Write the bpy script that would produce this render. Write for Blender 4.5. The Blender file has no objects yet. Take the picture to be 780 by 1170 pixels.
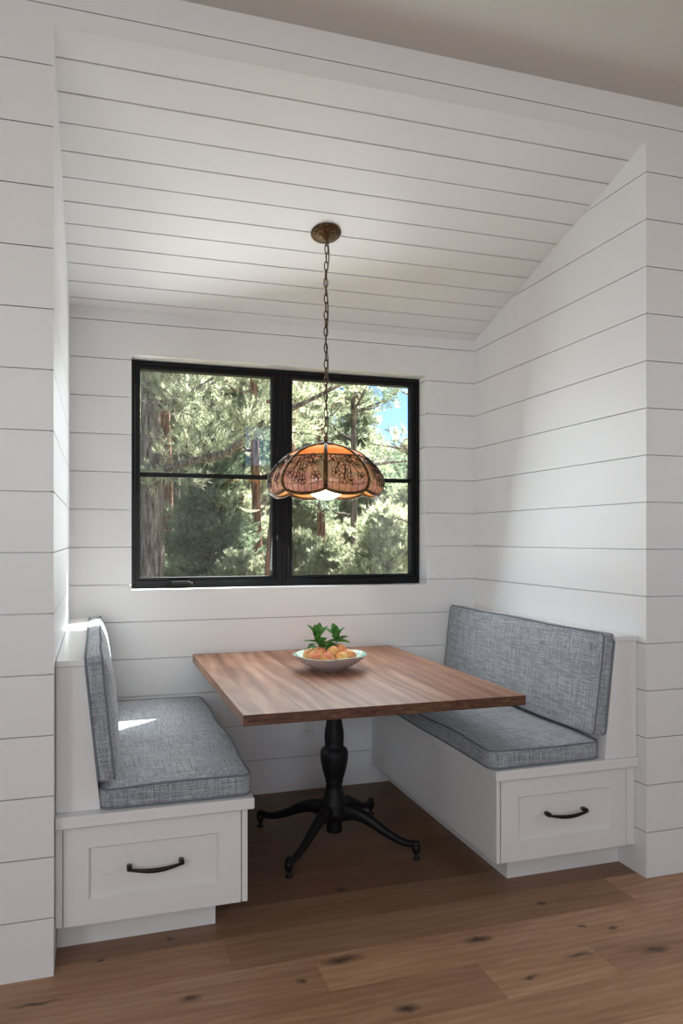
import bpy, bmesh, math, random
import numpy as np
from mathutils import Vector, Matrix, noise
S = bpy.context.scene
C = S.collection
R = math.radians
# ---------------------------------------------------------------- camera, world, sun, fill lamps, exposure
XL, XR, YF, YB, CAMH = -0.125, 2.047, 2.469, 3.896, 1.331
cam = bpy.data.objects.new('camera', bpy.data.cameras.new('camera')); C.objects.link(cam); S.camera = cam
cam.location = (0, 0, CAMH); cam.rotation_euler = (R(90), 0, R(-17.826))
cam.data.sensor_fit = 'HORIZONTAL'; cam.data.sensor_width = 36; cam.data.lens = 868.7 / 780 * 36
cam.data.shift_y = 30.25 / 780; cam.data.clip_start = .02; cam.data.clip_end = 3000
S.view_settings.view_transform = 'Standard'; S.view_settings.look = 'None'
S.view_settings.gamma = 1; S.view_settings.use_curve_mapping = False; S.view_settings.exposure = 1.3

SUN_DIR = Vector((1.0, 1.0, 1.10)).normalized()
W = bpy.data.worlds.new('world'); S.world = W; W.use_nodes = True
wn = W.node_tree.nodes; wl = W.node_tree.links
bg = wn['Background']; sky = wn.new('ShaderNodeTexSky'); sky.sky_type = 'NISHITA'; sky.sun_disc = False
sky.sun_elevation = math.asin(SUN_DIR.z); sky.sun_rotation = math.atan2(SUN_DIR.x, SUN_DIR.y)
sky.altitude = 1800; sky.air_density = 1.0; sky.dust_density = .05; sky.ozone_density = 6.0
wl.new(sky.outputs[0], bg.inputs[0]); bg.inputs[1].default_value = 0.095
sl = bpy.data.lights.new('sun', 'SUN'); sl.energy = 15.5; sl.angle = R(.5); sl.color = (1, .97, .925)
so = bpy.data.objects.new('sun', sl); C.objects.link(so); so.rotation_euler = SUN_DIR.to_track_quat('Z', 'Y').to_euler(); so.location = (10, 12, 14)

def area(name, loc, rot, sx, sy, power, col):
    l = bpy.data.lights.new(name, 'AREA'); l.shape = 'RECTANGLE'; l.size = sx; l.size_y = sy; l.energy = power; l.color = col
    o = bpy.data.objects.new(name, l); C.objects.link(o); o.location = loc; o.rotation_euler = rot; return o
# added area lamps: fill at unseen room openings, and inside the alcove window
area('fill_rear', (-.35, -2.97, 1.8), (R(90), 0, 0), 1.7, 1.2, 17, (.98, .985, 1))
area('fill_left', (-2.17, -1.2, 1.9), (R(90), 0, R(-90)), 1.5, 1.0, 21, (.92, .965, 1))
area('fill_right', (4.57, .6, 1.9), (R(90), 0, R(90)), 1.5, 1.0, 4.5, (.95, .97, 1))
area('fill_alcove', (.96, 3.88, 1.66), (R(-73), 0, R(-20)), 1.42, 1.05, 8.5, (.90, .965, 1))

# ---------------------------------------------------------------- materials
def mat(name, col=(.8, .8, .8), rough=.5, metal=0, spec=.5):
    m = bpy.data.materials.new(name); m.use_nodes = True
    b = m.node_tree.nodes['Principled BSDF']
    b.inputs['Base Color'].default_value = (*col, 1); b.inputs['Roughness'].default_value = rough
    b.inputs['Metallic'].default_value = metal; b.inputs['Specular IOR Level'].default_value = spec
    return m
class NT:
    def __init__(s, m): s.t = m.node_tree; s.n = s.t.nodes; s.l = s.t.links; s.b = s.n.get('Principled BSDF')
    def new(s, k, **kw):
        n = s.n.new(k)
        for a, v in kw.items():
            if a.startswith('i_'):
                n.inputs[a[2:].replace('_', ' ')].default_value = v
            else: setattr(n, a, v)
        return n
    def link(s, a, b): s.l.new(a, b)
    def coord(s, kind='Object', scale=(1, 1, 1), loc=(0, 0, 0)):
        tc = s.new('ShaderNodeTexCoord'); mp = s.new('ShaderNodeMapping')
        mp.inputs['Scale'].default_value = scale; mp.inputs['Location'].default_value = loc
        s.link(tc.outputs[kind], mp.inputs[0]); return mp.outputs[0]
    def noise(s, vec, scale=5, detail=3, rough=.5, dist=0):
        n = s.new('ShaderNodeTexNoise'); n.inputs['Scale'].default_value = scale; n.inputs['Detail'].default_value = detail
        n.inputs['Roughness'].default_value = rough; n.inputs['Distortion'].default_value = dist
        s.link(vec, n.inputs['Vector']); return n.outputs['Fac']
    def ramp(s, fac, stops):
        r = s.new('ShaderNodeValToRGB'); e = r.color_ramp.elements
        while len(e) < len(stops): e.new(.5)
        for i, (p, c) in enumerate(stops): e[i].position = p; e[i].color = (*c, 1)
        s.link(fac, r.inputs[0]); return r.outputs[0]
    def math(s, op, a, b=None, c=None, clamp=False):
        n = s.new('ShaderNodeMath', operation=op, use_clamp=clamp)
        for i, v in enumerate((a, b, c)):
            if v is None: continue
            if hasattr(v, 'links'): s.link(v, n.inputs[i])
            else: n.inputs[i].default_value = v
        return n.outputs[0]
    def mix(s, f, a, b, mode='MIX'):
        n = s.new('ShaderNodeMix', data_type='RGBA', blend_type=mode)
        for i, v in ((0, f), (6, a), (7, b)):
            if hasattr(v, 'links'): s.link(v, n.inputs[i])
            else: n.inputs[i].default_value = v if i == 0 else (*v, 1)
        return n.outputs[2]
    def bump(s, h, strength=.2, dist=.002):
        b = s.new('ShaderNodeBump'); b.inputs['Strength'].default_value = strength; b.inputs['Distance'].default_value = dist
        s.link(h, b.inputs['Height']); s.link(b.outputs[0], s.b.inputs['Normal'])

def paint(name, col, rough, bump=.08):
    m = mat(name, col, rough); t = NT(m); v = t.coord()
    t.bump(t.noise(v, 60, 4), bump, .001)
    return m
M_wall = paint('white_wall_paint', (.765, .765, .765), .42)
M_ceil = paint('white_ceiling_board_paint', (.775, .778, .775), .38, .12)
M_room = paint('off_white_drywall', (.62, .60, .57), .8)
M_cab = paint('white_cabinet_lacquer', (.76, .755, .75), .3, .03)
M_black = mat('black_window_frame', (.008, .008, .009), .55, 0, .2)
M_iron = mat('matte_black_cast_iron', (.007, .007, .008), .5, 0, .3); t = NT(M_iron); t.bump(t.noise(t.coord(), 180, 3), .25, .001)
M_handle = mat('dark_bronze_handle', (.018, .015, .014), .35, .6)
M_plastic = mat('white_outlet_plastic', (.72, .72, .70), .35)
M_slot = mat('dark_outlet_slot', (.02, .02, .02), .6)
M_bronze = mat('aged_bronze', (.09, .055, .025), .42, .85); t = NT(M_bronze)
c = t.ramp(t.noise(t.coord(scale=(1, 1, 1)), 140, 4, .6), [(.35, (.035, .022, .012)), (.55, (.12, .07, .03)), (.75, (.30, .20, .09))])
t.link(c, t.b.inputs['Base Color']); t.bump(t.noise(t.coord(), 200, 3), .4, .002)
M_lead = mat('dark_bronze_filigree', (.022, .014, .009), .5, .3)

def wood_table():
    m = mat('walnut', rough=.45, spec=.2); t = NT(m)
    tc = t.new('ShaderNodeTexCoord'); sx = t.new('ShaderNodeSeparateXYZ'); t.link(tc.outputs['Object'], sx.inputs[0])
    bid = t.math('FLOOR', t.math('MULTIPLY', t.math('ADD', sx.outputs[0], .03), 7.0))
    wn_ = t.new('ShaderNodeTexWhiteNoise', noise_dimensions='1D'); t.link(bid, wn_.inputs['W'])
    cb = t.new('ShaderNodeCombineXYZ'); t.link(t.math('MULTIPLY', wn_.outputs[0], 3.0), cb.inputs[1]); t.link(t.math('MULTIPLY', wn_.outputs[0], 7.0), cb.inputs[2])
    va = t.new('ShaderNodeVectorMath', operation='ADD'); t.link(tc.outputs['Object'], va.inputs[0]); t.link(cb.outputs[0], va.inputs[1])
    def mp(sc):
        q = t.new('ShaderNodeMapping'); q.inputs['Scale'].default_value = sc; t.link(va.outputs[0], q.inputs[0]); return q.outputs[0]
    warp = t.noise(mp((3, .7, 3)), 2.2, 3, .55)
    w = t.new('ShaderNodeTexWave', wave_type='BANDS', bands_direction='X'); w.inputs['Scale'].default_value = 4.5
    w.inputs['Distortion'].default_value = 14; w.inputs['Detail'].default_value = 3; w.inputs['Detail Scale'].default_value = .8
    t.link(mp((1, .16, 1)), w.inputs['Vector'])
    fine = t.noise(mp((90, 3, 90)), 3, 3, .6)
    base = t.ramp(t.math('MULTIPLY_ADD', warp, .85, t.math('MULTIPLY', w.outputs['Fac'], .16)),
                  [(.32, (.18, .078, .048)), (.5, (.32, .165, .106)), (.7, (.47, .285, .20))])
    tone = t.mix(t.math('MULTIPLY', wn_.outputs[0], .5), base, (.27, .125, .075))
    col = t.mix(.45, tone, t.ramp(fine, [(.3, (.55, .53, .52)), (.65, (1, 1, 1))]), 'MULTIPLY')
    t.link(col, t.b.inputs['Base Color']); t.bump(fine, .05, .0005)
    return m
M_walnut = wood_table()
M_endgrain = mat('walnut_end_grain', rough=.5); t = NT(M_endgrain)
t.link(t.ramp(t.noise(t.coord(scale=(9, 9, 40)), 2.5, 4, .6, 1.0), [(.3, (.045, .018, .010)), (.5, (.10, .042, .024)), (.7, (.19, .095, .055))]), t.b.inputs['Base Color'])

def wood_floor():
    m = mat('oak_floor', rough=.5, spec=.35); t = NT(m)
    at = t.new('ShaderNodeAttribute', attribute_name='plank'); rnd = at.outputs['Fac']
    tc = t.new('ShaderNodeTexCoord')
    cb = t.new('ShaderNodeCombineXYZ'); t.link(t.math('MULTIPLY', rnd, 37.0), cb.inputs[0]); t.link(t.math('MULTIPLY', rnd, 11.0), cb.inputs[2])
    va = t.new('ShaderNodeVectorMath', operation='ADD'); t.link(tc.outputs['Object'], va.inputs[0]); t.link(cb.outputs[0], va.inputs[1])
    def mp(sc):
        q = t.new('ShaderNodeMapping'); q.inputs['Scale'].default_value = sc; t.link(va.outputs[0], q.inputs[0]); return q.outputs[0]
    big = t.noise(mp((1.2, 7, 1)), 2.0, 4, .6, .6)
    w = t.new('ShaderNodeTexWave', wave_type='BANDS', bands_direction='Y'); w.inputs['Scale'].default_value = 9
    w.inputs['Distortion'].default_value = 9; w.inputs['Detail'].default_value = 3; w.inputs['Detail Scale'].default_value = 1.2
    t.link(mp((.16, 1, 1)), w.inputs['Vector'])
    fine = t.noise(mp((5, 160, 1)), 2, 4, .65)
    base = t.ramp(t.math('MULTIPLY_ADD', big, .88, t.math('MULTIPLY', w.outputs['Fac'], .12)),
                  [(.25, (.36, .19, .105)), (.5, (.50, .29, .17)), (.78, (.64, .42, .27))])
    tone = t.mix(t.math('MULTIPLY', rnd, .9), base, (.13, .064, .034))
    col = t.mix(.5, tone, t.ramp(fine, [(.3, (.55, .52, .50)), (.6, (1, 1, 1))]), 'MULTIPLY')
    # knots: soft dark ovals lying along the planks
    dist = t.new('ShaderNodeVectorMath', operation='ADD')
    nz = t.new('ShaderNodeTexNoise'); nz.inputs['Scale'].default_value = 22; t.link(tc.outputs['Object'], nz.inputs['Vector'])
    sc = t.new('ShaderNodeVectorMath', operation='SCALE'); sc.inputs['Scale'].default_value = .035
    sb = t.new('ShaderNodeVectorMath', operation='SUBTRACT'); sb.inputs[1].default_value = (.5, .5, .5)
    t.link(nz.outputs['Color'], sb.inputs[0]); t.link(sb.outputs[0], sc.inputs[0])
    t.link(tc.outputs['Object'], dist.inputs[0]); t.link(sc.outputs[0], dist.inputs[1])
    tot = None
    for (x, y, rx, ry) in [(.259, 2.227, .032, .018), (-.166, 2.337, .075, .010), (.739, 2.285, .070, .022), (.585, 2.213, .014, .012), (.836, 1.993, .04, .02),
                           (1.202, 2.266, .05, .022), (1.586, 2.233, .018, .012), (1.675, 2.19, .022, .016), (1.465, 2.08, .055, .014), (1.542, 2.418, .018, .014),
                           (.883, 2.746, .022, .018), (.233, 2.578, .015, .012), (.011, 2.512, .015, .010), (1.25, 2.02, .03, .012), (1.72, 2.03, .05, .02)]:
        d = t.new('ShaderNodeVectorMath', operation='SUBTRACT'); t.link(dist.outputs[0], d.inputs[0]); d.inputs[1].default_value = (x, y, 0)
        e = t.new('ShaderNodeVectorMath', operation='MULTIPLY'); t.link(d.outputs[0], e.inputs[0]); e.inputs[1].default_value = (1 / rx, 1 / ry, 0)
        l = t.new('ShaderNodeVectorMath', operation='LENGTH'); t.link(e.outputs[0], l.inputs[0])
        k = t.math('SUBTRACT', 1.25, l.outputs['Value'], clamp=True)
        tot = k if tot is None else t.math('MAXIMUM', tot, k)
    col = t.mix(t.math('MULTIPLY', tot, .85), col, (.035, .024, .018))
    t.link(col, t.b.inputs['Base Color']); t.bump(fine, .12, .001)
    rr = t.math('MULTIPLY_ADD', fine, .2, .36); t.link(rr, t.b.inputs['Roughness'])
    return m
M_floor = wood_floor()

def fabric():
    m = mat('blue_grey_tweed', rough=.9, spec=.15); t = NT(m)
    a = t.noise(t.coord(scale=(230, 230, 9)), 1, 2, .6)
    b = t.noise(t.coord(scale=(230, 9, 230)), 1, 2, .6)
    c = t.noise(t.coord(scale=(9, 230, 230)), 1, 2, .6)
    big = t.noise(t.coord(scale=(60, 60, 8)), 1, 3, .6)
    s = t.math('ADD', t.math('ADD', a, b), c)
    s = t.math('MULTIPLY_ADD', s, .30, t.math('MULTIPLY', big, .1))
    col = t.ramp(s, [(.37, (.13, .142, .158)), (.47, (.235, .255, .28)), (.58, (.44, .465, .49))])
    t.link(col, t.b.inputs['Base Color']); t.bump(s, .5, .0015)
    t.b.inputs['Sheen Weight'].default_value = .25
    return m
M_fabric = fabric()
M_piping = mat('dark_blue_grey_piping', (.17, .19, .215), .85, spec=.1)

def glass_mat(name, f0=.04):
    m = bpy.data.materials.new(name); m.use_nodes = True; t = NT(m); t.n.remove(t.b)
    out = t.n['Material Output']; tr = t.new('ShaderNodeBsdfTransparent'); gl = t.new('ShaderNodeBsdfGlossy'); gl.inputs['Roughness'].default_value = 0
    tr.inputs[0].default_value = (.97, .985, .975, 1)
    lw = t.new('ShaderNodeLayerWeight'); lw.inputs[0].default_value = .5
    f = t.math('MULTIPLY_ADD', t.math('POWER', lw.outputs['Facing'], 5), 1 - f0, f0, clamp=True)
    mx = t.new('ShaderNodeMixShader'); t.link(f, mx.inputs[0]); t.link(tr.outputs[0], mx.inputs[1]); t.link(gl.outputs[0], mx.inputs[2])
    t.link(mx.outputs[0], out.inputs[0]); return m
M_glass = glass_mat('window_glass', .07)

def slag(name, stops, scale, rough=.2):
    m = bpy.data.materials.new(name); m.use_nodes = True; t = NT(m); t.n.remove(t.b); out = t.n['Material Output']
    col = t.ramp(t.noise(t.coord(), scale, 3, .55, .8), stops)
    tr = t.new('ShaderNodeBsdfTranslucent'); df = t.new('ShaderNodeBsdfDiffuse'); gl = t.new('ShaderNodeBsdfGlossy'); gl.inputs['Roughness'].default_value = rough
    t.link(col, tr.inputs[0]); t.link(col, df.inputs[0])
    m1 = t.new('ShaderNodeMixShader'); m1.inputs[0].default_value = .38; t.link(tr.outputs[0], m1.inputs[1]); t.link(df.outputs[0], m1.inputs[2])
    m2 = t.new('ShaderNodeMixShader'); m2.inputs[0].default_value = .07; t.link(m1.outputs[0], m2.inputs[1]); t.link(gl.outputs[0], m2.inputs[2])
    t.link(m2.outputs[0], out.inputs[0]); return m
M_orange = slag('orange_slag_glass', [(.3, (.85, .42, .14)), (.7, (.95, .60, .28))], 9)
M_mottle = slag('pink_mottled_slag_glass', [(.30, (.20, .32, .30)), (.42, (.36, .37, .36)), (.50, (.50, .43, .42)), (.60, (.38, .28, .42)), (.70, (.62, .64, .66))], 11)
M_amber = slag('amber_slag_glass', [(.3, (.85, .45, .14)), (.7, (.95, .62, .28))], 9)
M_globe = bpy.data.materials.new('glowing_opal_globe'); M_globe.use_nodes = True; t = NT(M_globe)
t.b.inputs['Base Color'].default_value = (.9, .88, .84, 1); t.b.inputs['Roughness'].default_value = .3
t.b.inputs['Emission Color'].default_value = (1, .86, .68, 1); t.b.inputs['Emission Strength'].default_value = 3.2

def bark(name, c1, c2, c3):
    m = mat(name, rough=.95, spec=.1); t = NT(m)
    n = t.noise(t.coord(scale=(9, 9, 1.6)), 2.0, 5, .7)
    t.link(t.ramp(n, [(.36, c1), (.5, c2), (.66, c3)]), t.b.inputs['Base Color']); t.bump(n, 1, .05); return m
M_bark_g = bark('grey_pine_bark', (.05, .038, .032), (.20, .16, .14), (.40, .34, .31))
M_bark_r = bark('reddish_pine_bark', (.06, .03, .02), (.26, .13, .085), (.44, .27, .20))
def leafmat(name, stops, scale=.8, trans=.5):
    m = bpy.data.materials.new(name); m.use_nodes = True; t = NT(m); out = t.n['Material Output']
    n = t.noise(t.coord(), scale, 4, .75)
    col = t.ramp(n, stops); t.link(col, t.b.inputs['Base Color']); t.b.inputs['Roughness'].default_value = .45; t.b.inputs['Specular IOR Level'].default_value = .4
    tr = t.new('ShaderNodeBsdfTranslucent'); t.link(col, tr.inputs[0])
    mx = t.new('ShaderNodeMixShader'); mx.inputs[0].default_value = trans; t.link(t.b.outputs[0], mx.inputs[1]); t.link(tr.outputs[0], mx.inputs[2])
    t.link(mx.outputs[0], out.inputs[0]); return m
M_ndl = leafmat('pale_sunny_pine_needles', [(.3, (.13, .17, .09)), (.46, (.33, .37, .23)), (.6, (.62, .63, .47)), (.72, (.64, .50, .40))], 3.0)
M_ndd = leafmat('deep_green_fir_needles', [(.3, (.09, .14, .085)), (.5, (.21, .28, .18)), (.68, (.54, .58, .40))], 2.6)
M_leaf = leafmat('glossy_green_leaf', [(.3, (.06, .20, .04)), (.7, (.16, .38, .09))], 30, .15)
M_ground = mat('forest_floor', rough=1); t = NT(M_ground); gn = t.noise(t.coord(), 1.3, 6, .7)
t.link(t.ramp(gn, [(.35, (.10, .11, .05)), (.5, (.30, .27, .15)), (.68, (.55, .50, .32))]), t.b.inputs['Base Color'])
M_ext = paint('exterior_soffit_paint', (.25, .25, .25), .7)
M_bowl_out = mat('speckled_pale_stoneware', rough=.35); t = NT(M_bowl_out)
t.link(t.ramp(t.noise(t.coord(), 160, 3), [(.35, (.45, .38, .37)), (.5, (.68, .61, .60))]), t.b.inputs['Base Color'])
M_bowl_in = mat('green_crackle_glaze', rough=.15); t = NT(M_bowl_in)
t.link(t.ramp(t.noise(t.coord(), 38, 4, .6, .5), [(.35, (.08, .40, .42)), (.48, (.33, .52, .38)), (.62, (.50, .62, .46))]), t.b.inputs['Base Color'])
M_peach = mat('peach_skin', rough=.55); t = NT(M_peach)
oi = t.new('ShaderNodeObjectInfo'); v = t.new('ShaderNodeVectorMath', operation='ADD'); t.link(t.coord(), v.inputs[0]); t.link(oi.outputs['Location'], v.inputs[1])
t.link(t.ramp(t.noise(v.outputs[0], 22, 2), [(.38, (.80, .50, .16)), (.52, (.82, .38, .13)), (.64, (.72, .22, .11))]), t.b.inputs['Base Color'])
t.b.inputs['Sheen Weight'].default_value = .3

# ---------------------------------------------------------------- builders
def new_bm(): return bmesh.new()
def obj(name, bm, m, parent=None, smooth=False, loc=None):
    me = bpy.data.meshes.new(name)
    if isinstance(bm, bmesh.types.BMesh):
        bmesh.ops.recalc_face_normals(bm, faces=bm.faces); bm.to_mesh(me); bm.free()
    else: me = bm
    if m is not None: me.materials.append(m)
    if smooth: me.polygons.foreach_set('use_smooth', [True] * len(me.polygons))
    o = bpy.data.objects.new(name, me); C.objects.link(o)
    if parent: o.parent = parent
    if loc is not None: o.location = loc
    return o
def tag(o, label=None, cat=None, group=None, kind=None):
    for k, v in (('label', label), ('category', cat), ('group', group), ('kind', kind)):
        if v: o[k] = v
    return o
def thing(name, label, cat, loc=(0, 0, 0), rz=0, group=None):
    o = bpy.data.objects.new(name, None); C.objects.link(o); o.location = loc; o.rotation_euler = (0, 0, rz); o.empty_display_size = .1
    return tag(o, label, cat, group)
def struct(name, bm, m, label=None, parent=None, smooth=False):
    o = obj(name, bm, m, parent, smooth)
    if not parent: tag(o, label, None, None, 'structure')
    return o
def box(bm, x0, x1, y0, y1, z0, z1, bev=0, seg=1):
    vs = [bm.verts.new(p) for p in ((x0, y0, z0), (x1, y0, z0), (x1, y1, z0), (x0, y1, z0), (x0, y0, z1), (x1, y0, z1), (x1, y1, z1), (x0, y1, z1))]
    fs = [bm.faces.new([vs[i] for i in f]) for f in ((0, 3, 2, 1), (4, 5, 6, 7), (0, 1, 5, 4), (1, 2, 6, 5), (2, 3, 7, 6), (3, 0, 4, 7))]
    if bev:
        es = list({e for f in fs for e in f.edges})
        bmesh.ops.bevel(bm, geom=es, offset=bev, segments=seg, affect='EDGES', profile=.5)
    return vs
def prism(bm, prof, y0, y1):          # polygon in XZ pulled along Y
    a = [bm.verts.new((x, y0, z)) for x, z in prof]; b = [bm.verts.new((x, y1, z)) for x, z in prof]
    bm.faces.new(a); bm.faces.new(b[::-1]); n = len(prof)
    for i in range(n): bm.faces.new((a[i], b[i], b[(i + 1) % n], a[(i + 1) % n]))
def lathe(bm, prof, seg=40, cx=0, cy=0, cz=0, cap=True, rot=None):
    rings = []
    for r, z in prof:
        ring = []
        for k in range(seg):
            a = 2 * math.pi * k / seg; p = Vector((r * math.cos(a), r * math.sin(a), z))
            if rot is not None: p = rot @ p
            ring.append(bm.verts.new(p + Vector((cx, cy, cz))))
        rings.append(ring)
    for i in range(len(rings) - 1):
        for k in range(seg): bm.faces.new((rings[i][k], rings[i][(k + 1) % seg], rings[i + 1][(k + 1) % seg], rings[i + 1][k]))
    if cap: bm.faces.new(rings[0][::-1]); bm.faces.new(rings[-1])
def tube(bm, pts, rad, seg=8, closed=False, up=None):
    pts = [Vector(p) for p in pts]; n = len(pts)
    rad = rad if hasattr(rad, '__len__') else [rad] * n
    rings = []; prev = None
    for i in range(n):
        if closed: d = pts[(i + 1) % n] - pts[i - 1]
        else: d = pts[min(i + 1, n - 1)] - pts[max(i - 1, 0)]
        d = d.normalized() if d.length > 1e-9 else Vector((0, 0, 1))
        if prev is None:
            r0 = Vector(up) if up is not None else (Vector((0, 0, 1)) if abs(d.z) < .9 else Vector((1, 0, 0)))
        else: r0 = prev
        a = (r0 - d * r0.dot(d)).normalized(); b = d.cross(a); prev = a
        rr = rad[i]; ra, rb = rr if isinstance(rr, (tuple, list)) else (rr, rr)
        rings.append([bm.verts.new(pts[i] + a * math.cos(2 * math.pi * k / seg) * ra + b * math.sin(2 * math.pi * k / seg) * rb) for k in range(seg)])
    m = n if closed else n - 1
    for i in range(m):
        A, B = rings[i], rings[(i + 1) % n]
        for k in range(seg): bm.faces.new((A[k], A[(k + 1) % seg], B[(k + 1) % seg], B[k]))
    if not closed: bm.faces.new(rings[0][::-1]); bm.faces.new(rings[-1])

# ---------------------------------------------------------------- room shell
G0, GP, GAP, BT = .178, .185, .0036, .012
ZG = [G0 + GP * k for k in range(0, 16)]
def rows(z0, z1):
    out = []; e = [0] + ZG + [G0 + GP * 16]
    for a, b in zip(e[:-1], e[1:]):
        lo = max(z0, a + (GAP / 2 if a > 0 else 0)); hi = min(z1, b - GAP / 2)
        if hi - lo > .002: out.append((lo, hi))
    return out
def rects(u0, u1, z0, z1, hole=None):
    """board rectangles in wall coordinates with an optional rectangular hole"""
    res = []
    for a, b in rows(z0, z1):
        if not hole: res.append((u0, u1, a, b)); continue
        h0, h1, g0, g1 = hole
        if b <= g0 or a >= g1: res.append((u0, u1, a, b)); continue
        lo, hi = max(a, g0), min(b, g1)
        res.append((u0, h0, a, b)); res.append((h1, u1, a, b))
        if lo > a: res.append((h0, h1, a, lo))
        if hi < b: res.append((h0, h1, hi, b))
    return res
WX0, WX1, WZ0, WZ1 = .163, 1.752, 1.076, 2.240       # window opening
ROOMX0, ROOMX1, ROOMY0, ROOMZ = -2.2, 4.6, -3.0, 3.05
# front wall (left pier, lintel, right pier) with the alcove opening
bm = new_bm()
for a, b, c_, d in rects(ROOMX0, ROOMX1, 0, ROOMZ, (XL, XR, -1, 2.89)):
    if b - a > .001: box(bm, a, b, YF, YF + BT, c_, d)
for (a, b, c_, d) in ((ROOMX0 - .1, XL - BT, 0, 3.15), (XR + BT, ROOMX1 + .1, 0, 3.15), (XL - BT, XR + BT, 2.89 + .014, 3.15)):
    box(bm, a, b, YF + BT, YF + .11, c_, d)
struct('wall_front', bm, M_wall, 'white horizontal shiplap wall around the dining alcove opening')
bm = new_bm()
for a, b in rows(0, 2.9): box(bm, XL - BT, XL, YF + BT + .0002, YB + .02, a, b)
box(bm, XL - .12, XL - BT, YF + .11, YB + .15, -.1, 3.1)
struct('wall_left', bm, M_wall, 'white shiplap side wall on the left of the alcove')
bm = new_bm()
for a, b in rows(0, 2.9): box(bm, XR, XR + BT, YF + BT + .0002, YB + .02, a, b)
box(bm, XR + BT, XR + .12, YF + .11, YB + .15, -.1, 3.1)
struct('wall_right', bm, M_wall, 'white shiplap side wall on the right of the alcove')
bm = new_bm()
for a, b, c_, d in rects(XL, XR, 0, 2.52, (WX0, WX1, WZ0, WZ1)): box(bm, a, b, YB, YB + BT, c_, d)
for (a, b, c_, d) in ((XL - .1, WX0 - BT, -.1, 2.7), (WX1 + BT, XR + .1, -.1, 2.7), (WX0 - BT, WX1 + BT, -.1, WZ0 - BT), (WX0 - BT, WX1 + BT, WZ1 + BT, 2.7)):
    box(bm, a, b, YB + BT, YB + .19, c_, d)
struct('wall_back', bm, M_wall, 'white shiplap wall with the black window')
bm = new_bm()    # boards lining the window reveal
for a, b in rows(WZ0, WZ1):
    box(bm, WX1, WX1 + BT, YB + BT + .0002, YB + .17, a, b); box(bm, WX0 - BT, WX0, YB + BT + .0002, YB + .17, a, b)
box(bm, WX0 - BT, WX1 + BT, YB + BT + .0002, YB + .17, WZ1, WZ1 + BT, .001); box(bm, WX0 - BT, WX1 + BT, YB + BT + .0002, YB + .17, WZ0 - BT, WZ0, .001)
struct('trim_1', bm, M_wall, 'white boards lining the window reveal')
# alcove ceiling: boards laid across the slope
al = math.atan2(2.89 - 2.455, YB - YF); ca, sa = math.cos(al), math.sin(al)
bm = new_bm(); rnd = random.Random(4)
cuts = [0] + [.108 + .1311 * k for k in range(12)]
for i in range(len(cuts) - 1):
    s0 = cuts[i] + (.0038 if i else .001); s1 = cuts[i + 1] - .0038; t0 = rnd.uniform(-.0012, .0012); t1 = rnd.uniform(-.0012, .0012)
    vs = box(bm, XL, XR, 0, 1, 0, 1)
    for v in vs:
        s = s0 if v.co.y < .5 else s1; n = (t0 if v.co.y < .5 else t1) + (.012 if v.co.z > .5 else 0)
        v.co = Vector((v.co.x, YF + s * ca + n * sa, 2.89 - s * sa + n * ca))
vs = box(bm, XL - .1, XR + .1, 0, 1, 0, 1)
for v in vs:
    s = .12 if v.co.y < .5 else 1.6; n = .0135 if v.co.z < .5 else .12
    v.co = Vector((v.co.x, YF + s * ca + n * sa, 2.89 - s * sa + n * ca))
vs = box(bm, XL - .01, XR + .01, YF + .002, YF + .14, 2.875 + .02, 2.93)
for v in vs:
    s = v.co.y - YF; n = .0135 if v.co.z < 2.9 else .05
    v.co.z = 2.89 - s * sa / ca + n
struct('ceiling', bm, M_ceil, 'sloping white board ceiling of the alcove')
bm = new_bm(); box(bm, ROOMX0 - .1, ROOMX1 + .1, ROOMY0 - .1, YF, ROOMZ, ROOMZ + .12)
struct('ceiling.001', bm, M_room, 'smooth off-white ceiling of the main room')
# floor planks
bm = new_bm(); lay = bm.faces.layers.float.new('plank'); rnd = random.Random(11)
fixed = {round(2.33, 2): [.40, 1.89], 2.14: [.653], 2.52: [.95], 1.94: [1.133, 1.53], 1.75: [], 2.71: [.30, 1.5], 2.91: [1.15], 3.1: [.2], 3.29: [.75]}
def plank(x0, x1, y0, y1, r):
    g = .0009; d = .0012
    o_ = [bm.verts.new((x, y, 0 - d)) for x, y in ((x0, y0), (x1, y0), (x1, y1), (x0, y1))]
    i_ = [bm.verts.new((x, y, 0)) for x, y in ((x0 + g, y0 + g), (x1 - g, y0 + g), (x1 - g, y1 - g), (x0 + g, y1 - g))]
    f = [bm.faces.new(i_)] + [bm.faces.new((o_[k], o_[(k + 1) % 4], i_[(k + 1) % 4], i_[k])) for k in range(4)]
    for q in f: q[lay] = r
tones = {(2.33, 0): .35, (2.33, 0): .34, (2.33, 1): .50, (2.33, 2): .15, (2.14, 0): .32, (2.14, 1): .06, (2.52, 0): .72, (2.52, 1): .74, (1.94, 0): .3, (1.94, 1): .0, (1.94, 2): .25, (1.75, 0): .15}  # first alcove row darkened as well, leading into the painted shade
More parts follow.
